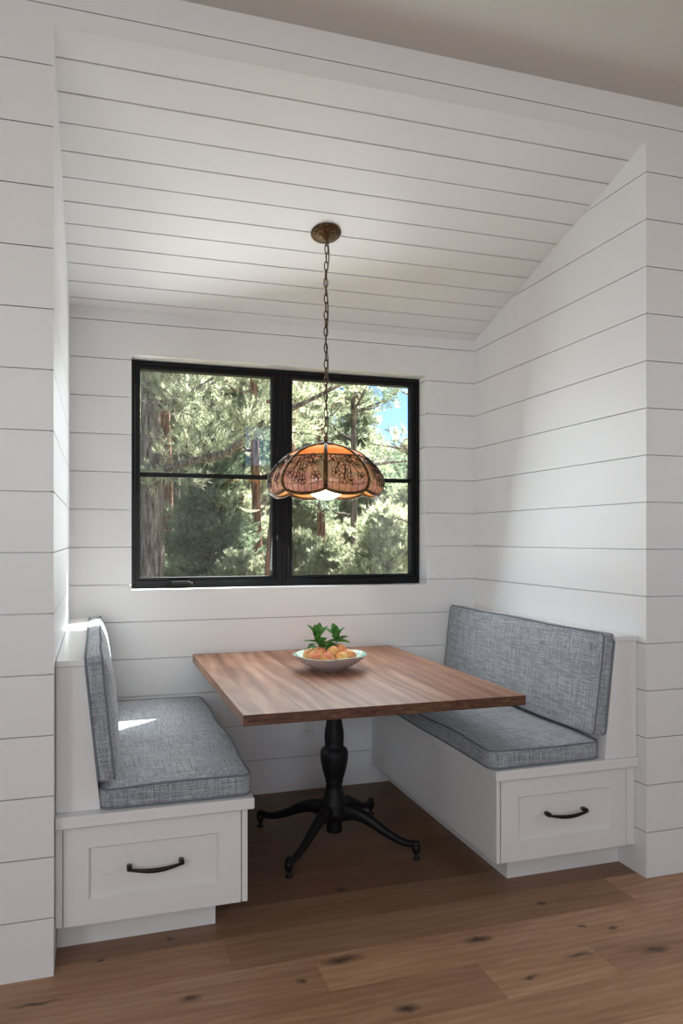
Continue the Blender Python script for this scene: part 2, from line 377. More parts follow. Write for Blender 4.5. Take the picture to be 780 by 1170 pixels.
for k in range(36):
    y0 = 2.33 + .1925 * (k - 27)
    if y0 > 3.95: break
    y1 = y0 + .1925; key = min(fixed, key=lambda q: abs(q - y0))
    if abs(key - y0) < .03: j = [-1.3] + fixed[key] + [3.2]
    else:
        j = [rnd.uniform(-3, -2)]
        while j[-1] < 4: j.append(j[-1] + rnd.uniform(.9, 2.1))
    j = [ROOMX0] + [q for q in j if ROOMX0 + .3 < q < ROOMX1 - .3] + [ROOMX1]
    n0 = sum(1 for q in j if q < -1.0) - 1
    for i in range(len(j) - 1):
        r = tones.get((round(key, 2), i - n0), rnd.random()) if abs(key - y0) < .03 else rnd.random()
        if y0 > 2.65: r = .82 + .12 * rnd.random()  # planks under the table coloured darker to deepen the shade there
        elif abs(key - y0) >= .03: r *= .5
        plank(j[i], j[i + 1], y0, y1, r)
box(bm, ROOMX0 - .1, ROOMX1 + .1, ROOMY0 - .1, YB + .1, -.12, -.0012)
struct('floor', bm, M_floor, 'wide brown oak plank floor with dark knots')
# the main room behind the camera, with light openings added in its walls
bm = new_bm()
for (x0, x1, z0, z1) in ((ROOMX0 - .1, -1.22, 0, 3.05), (-1.22, .52, 0, 1.18), (-1.22, .52, 2.42, 3.05), (.52, 2.05, 0, 3.05), (2.05, 2.72, 0, 2.38), (2.72, ROOMX1 + .1, 0, 3.05), (2.05, 2.72, 3.02, 3.05)):
    box(bm, x0, x1, ROOMY0 - .1, ROOMY0, z0, z1)
struct('wall_rear', bm, M_room, 'rear wall of the main room with a high window and an added light opening')
bm = new_bm()
for (y0, y1, z0, z1) in ((ROOMY0, -1.97, 0, 3.05), (-1.97, -.43, 0, 1.38), (-1.97, -.43, 2.42, 3.05), (-.43, YF, 0, 3.05)):
    box(bm, ROOMX0 - .1, ROOMX0, y0, y1, z0, z1)
struct('wall_room_left', bm, M_room, 'left wall of the main room with an opening added for fill light')
bm = new_bm()
for (y0, y1, z0, z1) in ((ROOMY0, -.17, 0, 3.05), (-.17, 1.37, 0, 1.38), (-.17, 1.37, 2.42, 3.05), (1.37, YF, 0, 3.05)): box(bm, ROOMX1, ROOMX1 + .1, y0, y1, z0, z1)
struct('wall_room_right', bm, M_room, 'right wall of the main room')

# ---------------------------------------------------------------- alcove windows
FY = 3.996
def window(name, x0, x1, left_w, right_w, crank, label):
    r = bpy.data.objects.new(name, None); C.objects.link(r); r.location = (x0, FY, WZ0); r['kind'] = 'structure'; r['label'] = label
    ox, oz = x0, WZ0
    def lb(bm, a, b, c_, d, e, f, bev=.0015): box(bm, a - ox, b - ox, c_ - FY, d - FY, e - oz, f - oz, bev)
    z0, z1 = WZ0 + .002, WZ1 - .002
    bm = new_bm()
    of = .022
    lb(bm, x0, x0 + left_w - .026, FY, FY + .085, z0, z1); lb(bm, x1 - right_w + .026, x1, FY, FY + .085, z0, z1)
    lb(bm, x0 + left_w - .026, x1 - right_w + .026, FY, FY + .085, z1 - of, z1); lb(bm, x0 + left_w - .026, x1 - right_w + .026, FY, FY + .085, z0, z0 + .036)
    # small stepped bead around the frame
    lb(bm, x0 + left_w - .030, x0 + left_w - .024, FY - .004, FY + .01, z0 + .03, z1 - of + .004); lb(bm, x1 - right_w + .024, x1 - right_w + .030, FY - .004, FY + .01, z0 + .03, z1 - of + .004)
    obj('frame', bm, M_black, r)
    a0, a1, b0, b1 = x0 + left_w - .025, x1 - right_w + .025, z0 + .038, z1 - of - .001
    bm = new_bm(); w = .025; y0, y1 = FY + .008, FY + .062
    lb(bm, a0, a0 + w, y0, y1, b0, b1); lb(bm, a1 - w, a1, y0, y1, b0, b1)
    lb(bm, a0 + w, a1 - w, y0, y1, b1 - w * .75, b1); lb(bm, a0 + w, a1 - w, y0, y1, b0, b0 + .014)
    s = obj('sash', bm, M_black, r)
    bm = new_bm(); lb(bm, a0 + w - .004, a1 - w + .004, FY + .040, FY + .044, b0 + .010, b1 - w * .75 + .004, 0); obj('pane', bm, M_glass, s)
    bm = new_bm(); lb(bm, a0 + w, a1 - w, FY + .026, FY + .0395, 1.648, 1.671, .002); obj('grille_bar', bm, M_black, s)
    bm = new_bm(); c0 = crank
    lb(bm, c0, c0 + .125, FY - .022, FY + .002, z0 + .002, z0 + .016, .004)
    lb(bm, c0 + .008, c0 + .105, FY - .030, FY - .006, z0 + .014, z0 + .034, .005); lb(bm, c0 + .09, c0 + .118, FY - .026, FY - .004, z0 + .012, z0 + .028, .005)
    obj('crank_handle', bm, M_black, r)
    return r
window('window_1', WX0, .9515, .047, .055, .353, 'left black casement window with a horizontal bar')
window('window_2', .9525, WX1, .055, .047, 1.445, 'right black casement window behind the lamp')
# high window of the rear wall, seen mirrored in the alcove glass
r = bpy.data.objects.new('window_3', None); C.objects.link(r); r['kind'] = 'structure'; r['label'] = 'small high window in the rear wall'; r.location = (2.05, -3.05, 2.38)
bm = new_bm()
for q in ((0, .67, 0, .03), (0, .67, .61, .64), (0, .03, .03, .61), (.64, .67, .03, .61)): box(bm, q[0], q[1], -.03, .03, q[2], q[3])
obj('frame', bm, M_black, r)
bm = new_bm(); box(bm, .03, .64, -.002, .002, .03, .61); obj('pane', bm, M_glass, r)
# roof eave outside above the window
bm = new_bm()
vs = box(bm, XL - .6, XR + .9, 0, 1, 0, 1)
for v in vs:
    y = YB + .19 if v.co.y < .5 else 4.77; lo = 2.46 if v.co.y > .5 else 2.48
    v.co.y = y; v.co.z = lo + (0 if v.co.z < .5 else .22) 
struct('trim_2', bm, M_ext, 'roof eave outside above the alcove window')

bm = new_bm(); box(bm, 3.40, 9, YB + .25, 6.50, -1.2, 6.2)  # unseen block added to keep the sun off the right window
struct('sun_blocker', bm, M_ext, 'unseen block outside, added to shade the right window from sun')

# ---------------------------------------------------------------- benches
DECK, TOE, LEDGE = .463, .11, .945
def bench(name, side, label):
    """side=-1 left bench (wall at XL), +1 right bench (wall at XR)"""
    wall = XL if side < 0 else XR
    root = thing(name, label, 'bench', (wall, 2.51, 0))
    def X(d): return -side * d             # distance from the wall, local
    def bx(bm, d0, d1, y0, y1, z0, z1, bev=.002):
        a, b = sorted((X(d0), X(d1))); box(bm, a, b, y0 - 2.51, y1 - 2.51, z0, z1, bev)
    if side < 0: deckw, cabw, toew, g0, g1, p0, p1, top, bot = .627, .608, .515, .026, .585, .100, .512, .088, .136
    else: deckw, cabw, toew, g0, g1, p0, p1, top, bot = .637, .622, .520, .044, .603, .118, .530, .099, .152
    e = .0015; yb = YB - e
    bm = new_bm(); bx(bm, e, cabw, 2.552, yb, TOE, DECK - .037); obj('bench_box', bm, M_cab, root)
    bm = new_bm(); bx(bm, e, toew, 2.635, yb, 0.0005, TOE + .001, 0); obj('toe_kick', bm, M_cab, root)
    bm = new_bm(); bx(bm, e, deckw, 2.51, yb, DECK - .037, DECK, .0025); obj('seat_deck', bm, M_cab, root)
    bm = new_bm(); bx(bm, e, g0 - .004, 2.535, 2.553, TOE, DECK - .038, .001); obj('side_stile', bm, M_cab, root)
    bm = new_bm(); bx(bm, g1 + .004, cabw, 2.535, 2.553, TOE, DECK - .038, .001); obj('side_stile', bm, M_cab, root)
    # shaker drawer front: rails, stiles and recessed panel
    bm = new_bm(); z0, z1 = TOE + .001, DECK - .040
    pz0, pz1 = .186, .352
    bx(bm, g0, p0, 2.533, 2.552, z0, z1, 0); bx(bm, p1, g1, 2.533, 2.552, z0, z1, 0)
    bx(bm, p0, p1, 2.533, 2.552, z0, pz0, 0); bx(bm, p0, p1, 2.533, 2.552, pz1, z1, 0); bx(bm, p0, p1, 2.547, 2.552, pz0, pz1, 0)
    a_, b_ = sorted((X(p0), X(p1))); k_ = .007; yo, yi = 2.5332 - 2.51, 2.5468 - 2.51    # small sloping bead round the panel
    O4 = [bm.verts.new(q) for q in ((a_, yo, pz0), (b_, yo, pz0), (b_, yo, pz1), (a_, yo, pz1))]
    I4 = [bm.verts.new(q) for q in ((a_ + k_, yi, pz0 + k_), (b_ - k_, yi, pz0 + k_), (b_ - k_, yi, pz1 - k_), (a_ + k_, yi, pz1 - k_))]
    for q in range(4): bm.faces.new((O4[q], O4[(q + 1) % 4], I4[(q + 1) % 4], I4[q]))
    dr = obj('drawer', bm, M_cab, root)
    cx = X((p0 + p1) / 2) ; hz = .276; bm = new_bm(); L = .082
    pts = [(cx - L + 2 * L * i / 16, 2.508 - 2.51 - .004 * math.sin(math.pi * i / 16), hz - .010 * math.sin(math.pi * i / 16)) for i in range(17)]
    tube(bm, pts, [(.0045 + .0035 * math.sin(math.pi * i / 16), .0045 + .001 * math.sin(math.pi * i / 16)) for i in range(17)], 10)
    for s in (-1, 1):
        box(bm, cx + s * L - .008, cx + s * L + .008, .0005 - .0, .0235 + .008, hz - .006, hz + .008, .002)
        tube(bm, [(cx + s * L, -.003, hz), (cx + s * L, .032, hz + .001)], .0055, 8)
    obj('handle', bm, M_handle, dr, True)
    # sloping backrest board and its cap ledge
    yf = 2.555 if side < 0 else 2.522
    bm = new_bm(); pr = [(X(e), DECK + .0005), (X(bot), DECK + .0005), (X(top), LEDGE - .02), (X(e), LEDGE - .02)]
    prism(bm, pr, yf - 2.51, yb - 2.51); bmesh.ops.bevel(bm, geom=list(bm.edges), offset=.0015, segments=1, affect='EDGES')
    obj('backrest_board', bm, M_cab, root)
    bm = new_bm(); bx(bm, e, top + .006, yf - .008, yb, LEDGE - .020, LEDGE, .002); obj('cap_ledge', bm, M_cab, root)
    return root
bench('built_in_bench', -1, 'white built-in bench with drawer against the left alcove wall')
bench('built_in_bench', 1, 'white built-in bench with drawer against the right alcove wall')

# ---------------------------------------------------------------- cushions
def cushion(name, label, cat, lx, ly, h, loc, rot, puff=.012, seed=1, rad=.03, wave=.004, group=None):
    rnd = random.Random(seed); ph = [rnd.uniform(0, 6.28) for _ in range(8)]
    def outline(ins=0):
        pts = []; hx, hy = lx / 2 - ins, ly / 2 - ins; r = max(rad - ins, .004)
        for (sx, sy, a0) in ((1, 1, 0), (-1, 1, 90), (-1, -1, 180), (1, -1, 270)):
            for k in range(7):
                a = R(a0 + 15 * k); pts.append((sx * (hx - r) + r * math.cos(a), sy * (hy - r) + r * math.sin(a)))
        out = []
        for i in range(len(pts)):
            p, q = pts[i], pts[(i + 1) % len(pts)]; L = math.hypot(q[0] - p[0], q[1] - p[1]); n = max(1, int(L / .03))
            for k in range(n): out.append((p[0] + (q[0] - p[0]) * k / n, p[1] + (q[1] - p[1]) * k / n))
        return out
    def warp(x, y, z):
        w = wave * (math.sin(x * 11 + ph[0]) * math.cos(y * 6 + ph[1]) + .6 * math.sin(y * 13 + ph[2] + x * 5))
        ox = wave * .9 * math.sin(y * 9 + ph[3]); oy = wave * .5 * math.sin(x * 9 + ph[4])
        return Vector((x + ox * (abs(x) / (lx / 2)), y + oy * (abs(y) / (ly / 2)), z + (w * .9 if z > 0 else 0)))
    base = outline(); bm = new_bm(); rings = []
    cxm = max(0, (lx - ly) / 2); cym = max(0, (ly - lx) / 2); rr = min(lx, ly) / 2
    def ring(f, z, off=0):
        out = []
        for x, y in base:
            # shrink towards the medial line so that a long cushion stays evenly filled
            mx = max(-cxm, min(cxm, x)); my = max(-cym, min(cym, y))
            if f < 1: X_, Y_ = mx + (x - mx) * f, my + (y - my) * f
            else: l = math.hypot(x - mx, y - my) or 1; X_, Y_ = x + (x - mx) / l * off, y + (y - my) / l * off
            out.append(bm.verts.new(warp(X_, Y_, z)))
        return out
    pz = [(.02, .0), (.08, .30), (.18, .55), (.3, .75), (.45, .9), (.65, .98), (.85, 1.0)]
    for d, k in reversed(pz): rings.append(ring(1 - d, -h / 2 - (puff * .15) * k))
    for k in range(7): a = -1 + 2 * k / 6; rings.append(ring(1, a * h / 2 * .98, .004 * (1 - a * a)))
    for d, k in pz: rings.append(ring(1 - d, h / 2 + puff * k))
    n = len(base)
    for i in range(len(rings) - 1):
        for k in range(n): bm.faces.new((rings[i][k], rings[i][(k + 1) % n], rings[i + 1][(k + 1) % n], rings[i + 1][k]))
    for rg, zz in ((rings[0], -1), (rings[-1], 1)):
        bm.faces.new(rg if zz > 0 else rg[::-1])
    bmesh.ops.triangulate(bm, faces=[f for f in bm.faces if len(f.verts) > 4])
    root = thing(name, label, cat, loc, 0, group); root.rotation_euler = rot
    o = obj('cushion_cover', bm, M_fabric, root, True)
    for zs in (1, -1):
        bm = new_bm(); tube(bm, [warp(x * 1.001, y * 1.001, zs * h / 2 * .99) for x, y in base], .0034, 6, True); obj('piping', bm, M_piping, root, True)
    return root
H0 = DECK + .001
cushion('seat_cushion', 'blue-grey tweed seat cushion on the left bench, sunlit at its back', 'cushion', .487, 1.345, .066, (.2565, 3.213, H0 + .036), (0, 0, 0), .012, 3, .035, .0045)
cushion('seat_cushion', 'blue-grey tweed seat cushion on the right bench, half under the table', 'cushion', .480, 1.345, .066, (1.643, 3.208, H0 + .036), (0, 0, 0), .010, 8, .035, .003)
LB = math.atan2(.048, LEDGE - .02 - DECK); RB = math.atan2(.053, LEDGE - .02 - DECK)
# back cushions: local X up the board, Y along the bench, Z out from the board
def back_cushion(side, label, seed, y0, y1):
    length = .398; h = .050; z0 = .553
    wall, top, bot, ang = (XL, .088, .136, LB) if side < 0 else (XR, .099, .152, RB)
    f = (LEDGE - .02 - z0) / (LEDGE - .02 - DECK); d0 = top + (bot - top) * f
    up = Vector((side * math.sin(ang), 0, math.cos(ang))); out = Vector((-side * math.cos(ang), 0, math.sin(ang))); yv = out.cross(up)
    base = Vector((wall - side * d0, (y0 + y1) / 2, z0)); cpos = base + up * (length / 2) + out * (h / 2 + .0045)
    m = Matrix((up, yv, out)).transposed()
    return cushion('back_cushion', label, 'cushion', length, y1 - y0, h, cpos, m.to_euler(), .030 if side < 0 else .008, seed, .022, .002 if side > 0 else .003)
back_cushion(-1, 'blue-grey tweed back cushion leaning on the left backrest', 21, 2.53, 3.885)
back_cushion(1, 'long blue-grey tweed back cushion leaning on the right backrest', 27, 2.53, 3.885)

# ---------------------------------------------------------------- table
TX, TY, TZ, TT = .989, 3.180, .748, .037
tb = thing('dining_table', 'rectangular walnut table on a turned black iron pedestal between the benches', 'table', (TX, TY, 0))
bm = new_bm(); box(bm, -.530, .530, -.697, .697, TZ - TT, TZ, .0015, 2)
bm.normal_update()
for f in bm.faces:
    if abs(f.normal.y) > .8: f.material_index = 1
top = obj('tabletop', bm, M_walnut, tb); top.data.materials.append(M_endgrain)
bm = new_bm()
lathe(bm, [(.020, .045), (.034, .05), (.036, .07), (.034, .09), (.045, .11), (.062, .125), (.064, .145), (.058, .158), (.060, .170), (.058, .182), (.050, .196), (.042, .215), (.037, .24), (.0355, .262),
           (.040, .268), (.037, .274), (.043, .29), (.053, .325), (.060, .365), (.061, .392), (.060, .402), (.056, .405), (.056, .412), (.044, .417), (.041, .43), (.043, .46), (.042, .485), (.036, .52), (.033, .545), (.034, .58), (.045, .60), (.045, .66), (.036, .67), (.036, .706)], 44)
obj('pedestal_column', bm, M_iron, tb, True)
bm = new_bm(); box(bm, -.20, .20, -.035, .035, TZ - TT - .012, TZ - TT - .0005, .002); box(bm, -.035, .035, -.28, .28, TZ - TT - .012, TZ - TT - .0005, .002); obj('mounting_plate', bm, M_iron, tb)
for sx, sy in ((-1, -1), (1, -1), (-1, 1), (1, 1)):
    u = Vector((sx * .272, sy * .275, 0)).normalized(); bm = new_bm()
    prof = [(.035, .140, .042, .024), (.07, .145, .036, .024), (.11, .144, .030, .023), (.15, .134, .026, .021), (.19, .117, .023, .019), (.23, .097, .020, .018), (.27, .079, .018, .016), (.31, .066, .016, .015), (.345, .060, .015, .014), (.37, .062, .016, .0145), (.388, .064, .017, .015), (.398, .062, .010, .010)]
    pts = []; rad = []
    for i in range(len(prof) - 1):
        for k in range(3):
            f = k / 3; a, b = prof[i], prof[i + 1]; pts.append(u * (a[0] + (b[0] - a[0]) * f) + Vector((0, 0, a[1] + (b[1] - a[1]) * f))); rad.append((a[2] + (b[2] - a[2]) * f, a[3] + (b[3] - a[3]) * f))
    pts.append(u * prof[-1][0] + Vector((0, 0, prof[-1][1]))); rad.append((prof[-1][2], prof[-1][3]))
    tube(bm, pts, rad, 14)
    q = u * .386; lathe(bm, [(.011, .024), (.013, .03), (.017, .040), (.018, .052), (.015, .062)], 18, q.x, q.y)
    lg = obj('leg', bm, M_iron, tb, True)
    bm = new_bm(); lathe(bm, [(.012, .0005), (.0145, .003), (.0145, .008), (.009, .012), (.006, .016), (.006, .026)], 18, q.x, q.y); obj('levelling_foot', bm, M_iron, lg, True)

# ---------------------------------------------------------------- fruit bowl
BX, BY = .985, 3.235
bw = thing('fruit_bowl', 'shallow pale stoneware bowl with green glazed inside on the table', 'bowl', (BX, BY, TZ + .0005))
def bowl_ring(prof, bm, seg=64):
    rings = []
    for r, z, wv in prof:
        rings.append([bm.verts.new(((r + wv * .0025 * math.sin(3 * a_ + 1) + wv * .0015 * math.sin(7 * a_)) * math.cos(a_), (r + wv * .0025 * math.sin(3 * a_ + 1)) * math.sin(a_), z + wv * .0022 * math.sin(4 * a_ + .5))) for a_ in [2 * math.pi * k / seg for k in range(seg)]])
    for i in range(len(rings) - 1):
        for k in range(seg): bm.faces.new((rings[i][k], rings[i][(k + 1) % seg], rings[i + 1][(k + 1) % seg], rings[i + 1][k]))
    return rings
bm = new_bm(); rg = bowl_ring([(.052, .0, 0), (.056, .001, 0), (.058, .006, 0), (.075, .009, 0), (.105, .022, .2), (.130, .038, .5), (.150, .054, .8), (.163, .066, 1), (.1655, .0685, 1)], bm); bm.faces.new(rg[0][::-1])
obj('bowl_body', bm, M_bowl_out, bw, True)
bm = new_bm(); rg = bowl_ring([(.1655, .0685, 1), (.163, .0695, 1), (.158, .067, 1), (.145, .056, .8), (.125, .0415, .5), (.100, .027, .2), (.07, .016, 0), (.03, .0125, 0)], bm); bm.faces.new(rg[-1])
obj('bowl_glaze', bm, M_bowl_in, bw, True)
# peaches
def peach_mesh():
    bm = new_bm(); bmesh.ops.create_uvsphere(bm, u_segments=28, v_segments=18, radius=.033)
    for v in bm.verts:
        p = v.co; n = p.normalized(); dimple = .010 * math.exp(-((1 - n.z) / .06)); groove = .0022 * math.exp(-(n.y / .13) ** 2) * (1 if n.x > 0 else .0) * max(0, 1 - abs(n.z) ** 4)
        v.co = p * (1 - groove / .033); v.co.z = v.co.z * .93 - dimple
    return bm
pm = None
spots = [(-.074, -.046, .064, 'peach nearest the left rim of the bowl'), (-.028, -.068, .057, 'orange-red peach at the front of the bowl, left of the middle'), (.036, -.068, .057, 'yellow peach at the front of the bowl, right of the middle'),
         (.080, -.038, .063, 'blushed orange peach against the right rim of the bowl'), (-.050, -.010, .072, 'peach in the bowl just below the left leafy sprig'), (.006, -.022, .078, 'peach in the middle of the bowl pile'),
         (.050, .012, .078, 'topmost yellow peach of the bowl pile'), (-.084, .018, .064, 'peach at the back left of the bowl'), (.010, .046, .062, 'peach at the back of the bowl between the sprigs'), (-.045, .072, .063, 'peach behind the left sprig'), (.074, .050, .063, 'peach at the back right of the bowl')]
rnd = random.Random(5)
for i, (x, y, z, lab) in enumerate(spots):
    if i == 0: po = obj('peach', peach_mesh(), M_peach, None, True); src = po
    else: po = src.copy(); C.objects.link(po)
    po.location = (BX + x, BY + y, TZ + z); po.rotation_euler = (rnd.uniform(-1, 1), rnd.uniform(-1, 1), rnd.uniform(0, 6)); s = rnd.uniform(.92, 1.06); po.scale = (s, s, s)
    tag(po, lab, 'peach', 'peaches in the fruit bowl')
def leaf_bm(L, Wd, curl):
    bm = new_bm(); n = 9; rows_ = []
    for i in range(n + 1):
        f = i / n; w = Wd * (math.sin(math.pi * min(1, f * .97 + .02)) ** .8) * (1 - .25 * f) + .0004
        x = L * f * (1 - .12 * abs(curl) * f); z = -curl * L * f * f * .55
        rows_.append([bm.verts.new((x, -w, z + w * .35)), bm.verts.new((x, -w * .5, z + w * .12)), bm.verts.new((x, 0, z - .0003)), bm.verts.new((x, w * .5, z + w * .12)), bm.verts.new((x, w, z + w * .35))])
    for i in range(n):
        for k in range(4): bm.faces.new((rows_[i][k], rows_[i + 1][k], rows_[i + 1][k + 1], rows_[i][k + 1]))
    ret = bmesh.ops.solidify(bm, geom=list(bm.faces), thickness=.0005)
    return bm
def sprig(label, base, top, leaves, seed):
    rnd = random.Random(seed); r = thing('leafy_sprig', label, 'sprig', base)
    d = Vector(top) - Vector(base); bm = new_bm()
    pts = [d * (k / 8) + Vector((.006 * math.sin(k * .8), .004 * math.sin(k), 0)) for k in range(9)]
    tube(bm, pts, [.0020 - .0001 * k for k in range(9)], 7); obj('stem', bm, M_leaf, r, True)
    for (f, az, el, L, curl) in leaves:
        o = obj('leaf', leaf_bm(L * 1.2, L * .36, curl), M_leaf, r, True)
        o.location = d * f + Vector((0, 0, 0)); o.rotation_euler = (rnd.uniform(-.5, .5), -R(el), R(az))
sprig('left leafy green sprig standing up from the bowl of peaches', (BX - .050, BY + .020, TZ + .090), (BX - .052, BY + .005, TZ + .142),
      [(.9, 65, 62, .068, .1), (1.0, 20, 48, .062, .2), (.95, 150, 55, .066, .15), (.6, 190, 18, .064, .35), (.5, 215, 5, .060, .6), (.4, -25, 15, .060, .4), (.55, 300, 35, .055, .3), (.3, -60, 5, .05, .3), (.8, 110, 70, .06, 0), (.2, 170, -8, .055, .3), (.7, 255, 50, .050, .25)], 3)
sprig('right leafy green sprig standing up from the bowl of peaches', (BX + .040, BY + .045, TZ + .090), (BX + .042, BY + .035, TZ + .138),
      [(.9, 100, 66, .062, .1), (1.0, 150, 40, .060, .2), (.95, 30, 42, .062, .15), (.6, 195, 8, .066, .5), (.5, -10, 12, .058, .5), (.7, 250, 45, .055, .3), (.6, 320, 30, .055, .3), (.4, 215, -5, .058, .5), (.85, 60, 75, .05, 0), (.3, 10, -10, .05, .4), (.8, 0, 60, .045, .1)], 9)

# ---------------------------------------------------------------- outlet
r = thing('wall_outlet', 'white double power outlet low on the back wall behind the table', 'outlet', (1.060, YB, .333))
bm = new_bm(); box(bm, -.035, .035, -.0055, -.0003, -.057, .057, .002); obj('cover_plate', bm, M_plastic, r)
for s in (-1, 1):
    bm = new_bm(); box(bm, -.0165, .0165, -.0075, -.005, s * .0195 - .014, s * .0195 + .014, .003, 2); k = obj('socket', bm, M_plastic, r)
    bm = new_bm(); box(bm, -.008, -.0055, -.0078, -.007, s * .0195 - .003, s * .0195 + .006); box(bm, .0055, .008, -.0078, -.007, s * .0195 - .003, s * .0195 + .006); box(bm, -.002, .002, -.0078, -.007, s * .0195 - .010, s * .0195 - .006)
    obj('slot', bm, M_slot, k)

# ---------------------------------------------------------------- pendant lamp
LX, LY = .954, 3.190
cs = (LY - YF) / ca; CZ = 2.89 - cs * sa
lamp = thing('pendant_lamp', 'stained glass dome lamp hanging on a bronze chain over the table', 'lamp', (LX, LY, CZ))
nrm = Vector((0, -sa, -ca)); q = Vector((0, 0, 1)).rotation_difference(nrm).to_matrix()
bm = new_bm()
lathe(bm, [(.066, .0005), (.067, .004), (.064, .009), (.058, .011), (.056, .014), (.045, .019), (.040, .020), (.036, .024), (.020, .029), (.012, .032), (.010, .038), (.004, .042)], 48, 0, 0, 0, True, q)
for k in range(24):
    a = 2 * math.pi * k / 24; p = q @ Vector((.0505 * math.cos(a), .0505 * math.sin(a), .0165)); bmesh.ops.create_icosphere(bm, subdivisions=1, radius=.0035, matrix=Matrix.Translation(p))
can = obj('ceiling_canopy', bm, M_bronze, lamp, True)
hook = nrm * .040; topz = 1.752 - CZ      # local z of the shade cap
bm = new_bm(); n = 24; z = hook.z - .003; pitch = (z - (topz + .02)) / n
def link_(bm, zc, L, Wd, ang, r=.0026):
    pts = []
    for k in range(20):
        a = 2 * math.pi * k / 20; cx_, cz_ = math.cos(a), math.sin(a)
        pts.append((cx_ * Wd * math.cos(ang), hook.y * max(0, 1 - (z - zc) * 6) + cx_ * Wd * math.sin(ang), zc + cz_ * L))
    tube(bm, pts, r, 6, True)
for k in range(n + 1): link_(bm, z - pitch * k, pitch / 2 + .0035, .0085, (R(8) if k % 2 else R(80)) + math.sin(k * 2.1) * .25)
ch = obj('chain', bm, M_bronze, lamp, True)
bm = new_bm(); pts = []
for k in range(140):
    f = k / 139; zz = hook.z + .004 + (topz + .01 - hook.z) * f; pts.append((.006 + .006 * math.sin(f * 22) * (1 - f * .5), .003 * math.sin(f * 40) + hook.y * max(0, 1 - f * 5), zz))
tube(bm, pts, .0024, 6); obj('cord', bm, M_lead, lamp, True)
shade = thing_ = bpy.data.objects.new('lamp_shade', None); C.objects.link(shade); shade.parent = lamp; shade.location = (0, 0, 1.520 - CZ); shade.rotation_euler = (0, 0, R(-90 - 17.826 + .9))
PR = [(0, .222, .030), (.10, .216, .060), (.22, .203, .108), (.34, .183, .152), (.46, .155, .190), (.58, .122, .222), (.70, .086, .244), (.80, .055, .254), (.88, .030, .252), (.94, .012, .244), (1, -.002, .231)]
def prof(v):
    v = max(0, min(1, v))
    for (a, z0, r0), (b, z1, r1) in zip(PR[:-1], PR[1:]):
        if v <= b: f = (v - a) / (b - a); f2 = f; return r0 + (r1 - r0) * f2, z0 + (z1 - z0) * f2
    return PR[-1][2], PR[-1][1]
NP = 8; HA = math.pi / NP
def sp(k, u, v, off=0):          # point on panel k: u -1..1 across, v 0..1 from cap to rim
    a = 2 * math.pi * k / NP + HA + u * HA
    r, z = prof(v); r1, z1 = prof(v + .02); r0, z0 = prof(v - .02)
    tz, tr = z1 - z0, r1 - r0; L = math.hypot(tz, tr) or 1; nr, nz = -tz / L, tr / L
    flat = math.cos(HA) / math.cos(u * HA); ww = .55 * flat + .45
    ww *= 1 + .05 * (1 - u * u) * v
    rr = (r + nr * off) * ww; zz = z + nz * off
    zz += .016 * (abs(u) ** 2.2) * max(0, (v - .55) / .45) ** 1.5 - .004 * (1 - u * u) * max(0, (v - .7) / .3)
    return Vector((rr * math.cos(a), rr * math.sin(a), zz))
def panel(k, v0, v1, nu, nv, off, th):
    bm = new_bm(); g = [[[bm.verts.new(sp(k, -.97 + 1.94 * i / nu, v0 + (v1 - v0) * j / nv, off + s * th)) for i in range(nu + 1)] for j in range(nv + 1)] for s in (0, 1)]
    for s in (0, 1):
        for j in range(nv):
            for i in range(nu): bm.faces.new((g[s][j][i], g[s][j][i + 1], g[s][j + 1][i + 1], g[s][j + 1][i]))
    for i in range(nu):
        bm.faces.new((g[0][0][i], g[1][0][i], g[1][0][i + 1], g[0][0][i + 1])); bm.faces.new((g[0][nv][i], g[0][nv][i + 1], g[1][nv][i + 1], g[1][nv][i]))
    for j in range(nv):
        bm.faces.new((g[0][j][0], g[0][j + 1][0], g[1][j + 1][0], g[1][j][0])); bm.faces.new((g[0][j][nu], g[1][j][nu], g[1][j + 1][nu], g[0][j + 1][nu]))
    bm.faces.ensure_lookup_table()
    for f in bm.faces[:nu * nv]: f.material_index = 1
    return bm
VS = .44
for k in range(NP):
    o = obj('orange_glass_pane', panel(k, .03, VS, 8, 8, -.003, .002), M_orange, shade, True); o.data.materials.append(M_orange); o['label'] = 'glowing orange glass pane near the top of the shade'
    o = obj('mottled_glass_pane', panel(k, VS, .985, 10, 12, -.003, .002), M_mottle, shade, True); o.data.materials.append(M_amber); o['label'] = 'pink mottled glass pane with bronze flowers'
bm = new_bm()
for k in range(NP):
    tube(bm, [sp(k, -1, j / 22, .001) for j in range(23)], [(.0045, .0085 if j > 2 else .006) for j in range(23)], 8, up=(0, 0, 1))
for v, w in ((VS, .0030), (.985, .0070), (.04, .004)):
    tube(bm, [sp(k, -1 + 2 * i / 10, v, .002) for k in range(NP) for i in range(10)], w, 7, True)
obj('shade_frame', bm, M_bronze, shade, True)
